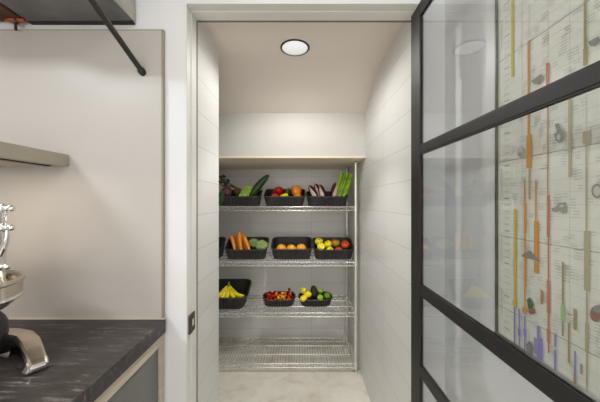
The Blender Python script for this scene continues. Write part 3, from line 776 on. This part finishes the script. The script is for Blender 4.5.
# leafy greens hanging at the far left of that basket
t = thing('leafy_greens', 'dark leafy greens hanging at the left end of the top shelf basket', 'greens'); t.location = at(221.0, 193, 124.5)
for i in range(3):
    mb = MB(); vs = []; fs = []
    for j in range(9):
        f = j/8; w_ = .020*math.sin(PI*(.12+.85*f))
        for sg in (-1, 0, 1): vs.append(((i-1)*.012+sg*w_+.003*math.sin(j*2+i), -.012*math.sin(f*2)-.004*i+.003*abs(sg), .012-f*.105+i*.006))
    for j in range(8):
        for k in range(2): fs.append((j*3+k, j*3+k+1, j*3+k+4, j*3+k+3))
    mb.add(vs, fs); mb.build('leaf', P['leaf'], t, smooth=True)
mb = MB(); mb.tube([(0, 0, .008), (.01, .02, .022), (.02, .045, .018)], .004, 6); mb.build('stalk', P['stem'], t, smooth=True)
# lettuce: a head of ribbed leaves lying tilted
t = thing('lettuce', 'pale green ribbed lettuce leaning between beetroot and cucumber', 'lettuce'); t.location = ins(241.5, 197.5, 119.5)
for i in range(6):
    mb = MB(); ex = ins(246.5+i*1.7, 184.4+abs(i-2)*.5, 117)-t.location; st_ = Vector(((i-2.5)*.010, (i % 2)*.01, 0))
    vs = []; fs = []
    for j in range(10):
        f = j/9; w_ = .008+.010*math.sin(PI*f*.9)
        c = st_*(1-f)+ex*f
        for q_ in range(5):
            sg = (q_-2)/2; vs.append(c+Vector((sg*w_*.9, -.010*(1-sg*sg)+.002*math.sin(j*2.2+i), -sg*w_*.35+.003*math.sin(j*3+q_*2))))
    for j in range(9):
        for k in range(4): fs.append((j*5+k, j*5+k+1, j*5+k+6, j*5+k+5))
    mb.add(vs, fs); mb.build('leaf', P['lettuce'], t, smooth=True)
mb = MB(); mb.tube([(0, 0, -.012), ((ex*.3).x, (ex*.3).y, (ex*.3).z)], [.014, .02], 10); mb.build('core', P['lettuce'], t, smooth=True)
# cucumber
a_ = ins(249.5, 197, 117); b_ = ins(268.3, 174.2, 115)
t = thing('cucumber', 'long dark green cucumber leaning out of the top left basket', 'cucumber', a_)
d_ = b_-a_; pts = [d_*f+Vector((-.006*math.sin(f*PI), 0, .004*math.sin(f*PI))) for f in (0, .03, .1, .3, .5, .7, .87, .95, .985, 1)]
mb = MB(); mb.tube(pts, [.026*k for k in (.3, .8, 1.1, 1.25, 1.2, 1.1, .85, .62, .42, .2)], 14); mb.build('fruit', P['cuke'], t, smooth=True)
mb = MB(); mb.tube([pts[-1], pts[-1]+d_.normalized()*.01], .0035, 6); mb.build('stem', P['stem'], t, smooth=True)
# chicory heads: red blades with white ribs
CH = [((309.3, 184.5), (317, 197.5), 117, 'leftmost red chicory head, its white rib facing out'), ((315.5, 182.8), (320.5, 197), 113.5, 'dark red chicory head behind the two left white-ribbed ones'),
      ((319.8, 183.6), (324, 198), 117.5, 'middle red chicory head with a broad white rib'), ((335.6, 182.0), (332.5, 198), 117, 'red chicory head beside the celery')]
for (tp, bt, s_, lb) in CH:
    a_ = ins(bt[0], bt[1], s_+1.5); b_ = ins(tp[0], tp[1], s_-1)
    t = thing('red_chicory', lb, 'chicory', a_, 'red chicory heads in the top shelf basket')
    d_ = b_-a_; l_ = d_.length
    Q = d_.to_track_quat('Z', 'Y').to_matrix().to_4x4()
    prof = [(.010, -.004), (.019, .1*l_), (.027, .35*l_), (.028, .6*l_), (.022, .82*l_), (.012, .96*l_), (.001, 1.02*l_)]
    mb = MB(); mb.lathe(prof, 18, Q, lambda a2, t2: 1+.05*math.cos(6*a2)); mb.build('leaf_head', P['chic'], t, smooth=True)
    # white rib: a long blade lying over the leaf head, on the side facing the room
    mb = MB(); vs = []; fs = []
    side = Vector((0, -1, 0)); ax = d_.normalized(); side = (side-ax*side.dot(ax)).normalized(); ww = ax.cross(side)
    if ww.x > 0: ww = -ww
    tl = .12 if tp[0] < 325 else .0
    for j in range(8):
        f = j/7; rad = [.012, .020, .027, .029, .029, .026, .021, .012][j]; hw = [.5, .58, .56, .48, .36, .24, .12, .03][j]
        for q_ in range(5):
            an = (q_-2)/2*hw+(.32*(1 if bt[0] > tp[0] else -1))
            vs.append(ax*l_*f*.97+(side*math.cos(an)+ww*math.sin(an))*(rad*1.08+.0012))
    for j in range(7):
        for k in range(4): fs.append((j*5+k, j*5+k+1, j*5+k+6, j*5+k+5))
    mb.add(vs, fs); mb.build('white_rib', P['chicw'], t, smooth=True)
# celery
a0 = ins(338, 199.5, 119)
t = thing('celery', 'bunch of tall bright green celery sticks leaning right beside the rack post', 'celery', a0)
sticks = [((333.5, 197), (341.8, 170.5), 0), ((336.0, 198), (345.0, 172.5), 1), ((338.5, 198), (347.5, 171.8), 0), ((341, 198), (350.5, 172.6), 1), ((343, 197), (352.0, 173.8), 0), ((335.5, 197), (343.4, 172.0), 3), ((340, 197), (348.5, 172), 3)]
for (bt, tp, dp) in sticks:
    p0 = ins(bt[0], bt[1], 119-dp*1.6)-a0; p1 = ins(tp[0], tp[1], 117-dp*1.6)-a0
    ax = (p1-p0).normalized(); sd = Vector((1, 0, 0)); sd = (sd-ax*sd.dot(ax)).normalized(); nn = ax.cross(sd)
    if nn.y > 0: nn = -nn
    vs = []; fs = []; m_ = 9
    for j in range(m_):
        f = j/(m_-1); c = p0.lerp(p1, f)+Vector((.004*math.sin(f*3), 0, 0)); w_ = .013-.003*f
        for q_ in range(8):
            an = PI*(q_/7)
            if q_ < 8: vs.append(c+sd*math.cos(an)*w_+nn*math.sin(an)*w_*(.75 if q_ not in (2, 5) else .68))
        for q_ in range(4):
            an = PI*(1-q_/3); vs.append(c+sd*math.cos(an)*w_*.75+nn*math.sin(an)*w_*.3)
    n = 12
    for j in range(m_-1):
        for k in range(n): fs.append((j*n+k, j*n+(k+1) % n, (j+1)*n+(k+1) % n, (j+1)*n+k))
    fs += [tuple(range(n)), tuple(range((m_-1)*n, m_*n))]
    mb = MB(); mb.add(vs, fs); mb.build('stick', P['celery'], t, smooth=True, auto=50)

# ------------------------------------------------------------------ lights
def area(name, loc, rot_, sx, sy, e, col=(1, 1, 1), spread=None):
    l = bpy.data.lights.new(name, 'AREA'); l.shape = 'RECTANGLE'; l.size = sx; l.size_y = sy; l.energy = e; l.color = col
    if spread: l.spread = spread
    o = bpy.data.objects.new(name, l); COL.objects.link(o); o.location = loc; o.rotation_euler = rot(rot_); return o
area('kitchen_ceiling_light', (-1.85, -.6, 2.70), (0, 0, 0), .5, .5, 38, (.96, .98, 1))
area('kitchen_rear_fill', (-.35, -2.3, 1.5), (90, 0, 0), 2.2, 1.8, 37, (1, .985, .96))  # unseen fill panel, added to light the pantry through the doorway
sp_ = bpy.data.lights.new('pantry_lamp', 'SPOT'); sp_.energy = 38; sp_.spot_size = math.radians(84); sp_.spot_blend = .35; sp_.shadow_soft_size = .06; sp_.color = (1, .985, .96)
o = bpy.data.objects.new('pantry_lamp', sp_); COL.objects.link(o); o.location = (-.027, F/188, ZC-.02)
pl = bpy.data.lights.new('pantry_wide_fill', 'SPOT'); pl.energy = 19; pl.spot_size = math.radians(172); pl.spot_blend = .5; pl.shadow_soft_size = .03; pl.color = (1, .98, .95)  # second spot added at the downlight as fill for the pantry depth
o = bpy.data.objects.new('pantry_wide_fill', pl); COL.objects.link(o); o.location = (-.027, F/188, ZC-.02)
area('hood_warm_fill', (hx-.15, .72, hz-.012), (0, 0, 0), .25, .2, 1.5, (1, .84, .66))  # warm fill added to lift the wall area under the hood
area('kitchen_front_fill', (.25, -.5, 2.72), (0, 0, 0), .5, 1.2, 10, (.97, .98, 1))  # overhead fill added to brighten the right wall behind the glass

w = bpy.data.worlds.new('world'); scene.world = w; w.use_nodes = True
w.node_tree.nodes['Background'].inputs[0].default_value = (.8, .85, .9, 1); w.node_tree.nodes['Background'].inputs[1].default_value = .5

# ------------------------------------------------------------------ camera
cam = bpy.data.cameras.new('camera'); cam.sensor_width = 36; cam.lens = F/600*36; cam.clip_start = .01
cam.shift_y = -(201-200)/600*0
co = bpy.data.objects.new('camera', cam); COL.objects.link(co); co.location = (0, 0, CZ); co.rotation_euler = (PI/2, 0, 0)
scene.camera = co
scene.view_settings.view_transform = 'Standard'; scene.view_settings.look = 'None'; scene.view_settings.exposure = -.17
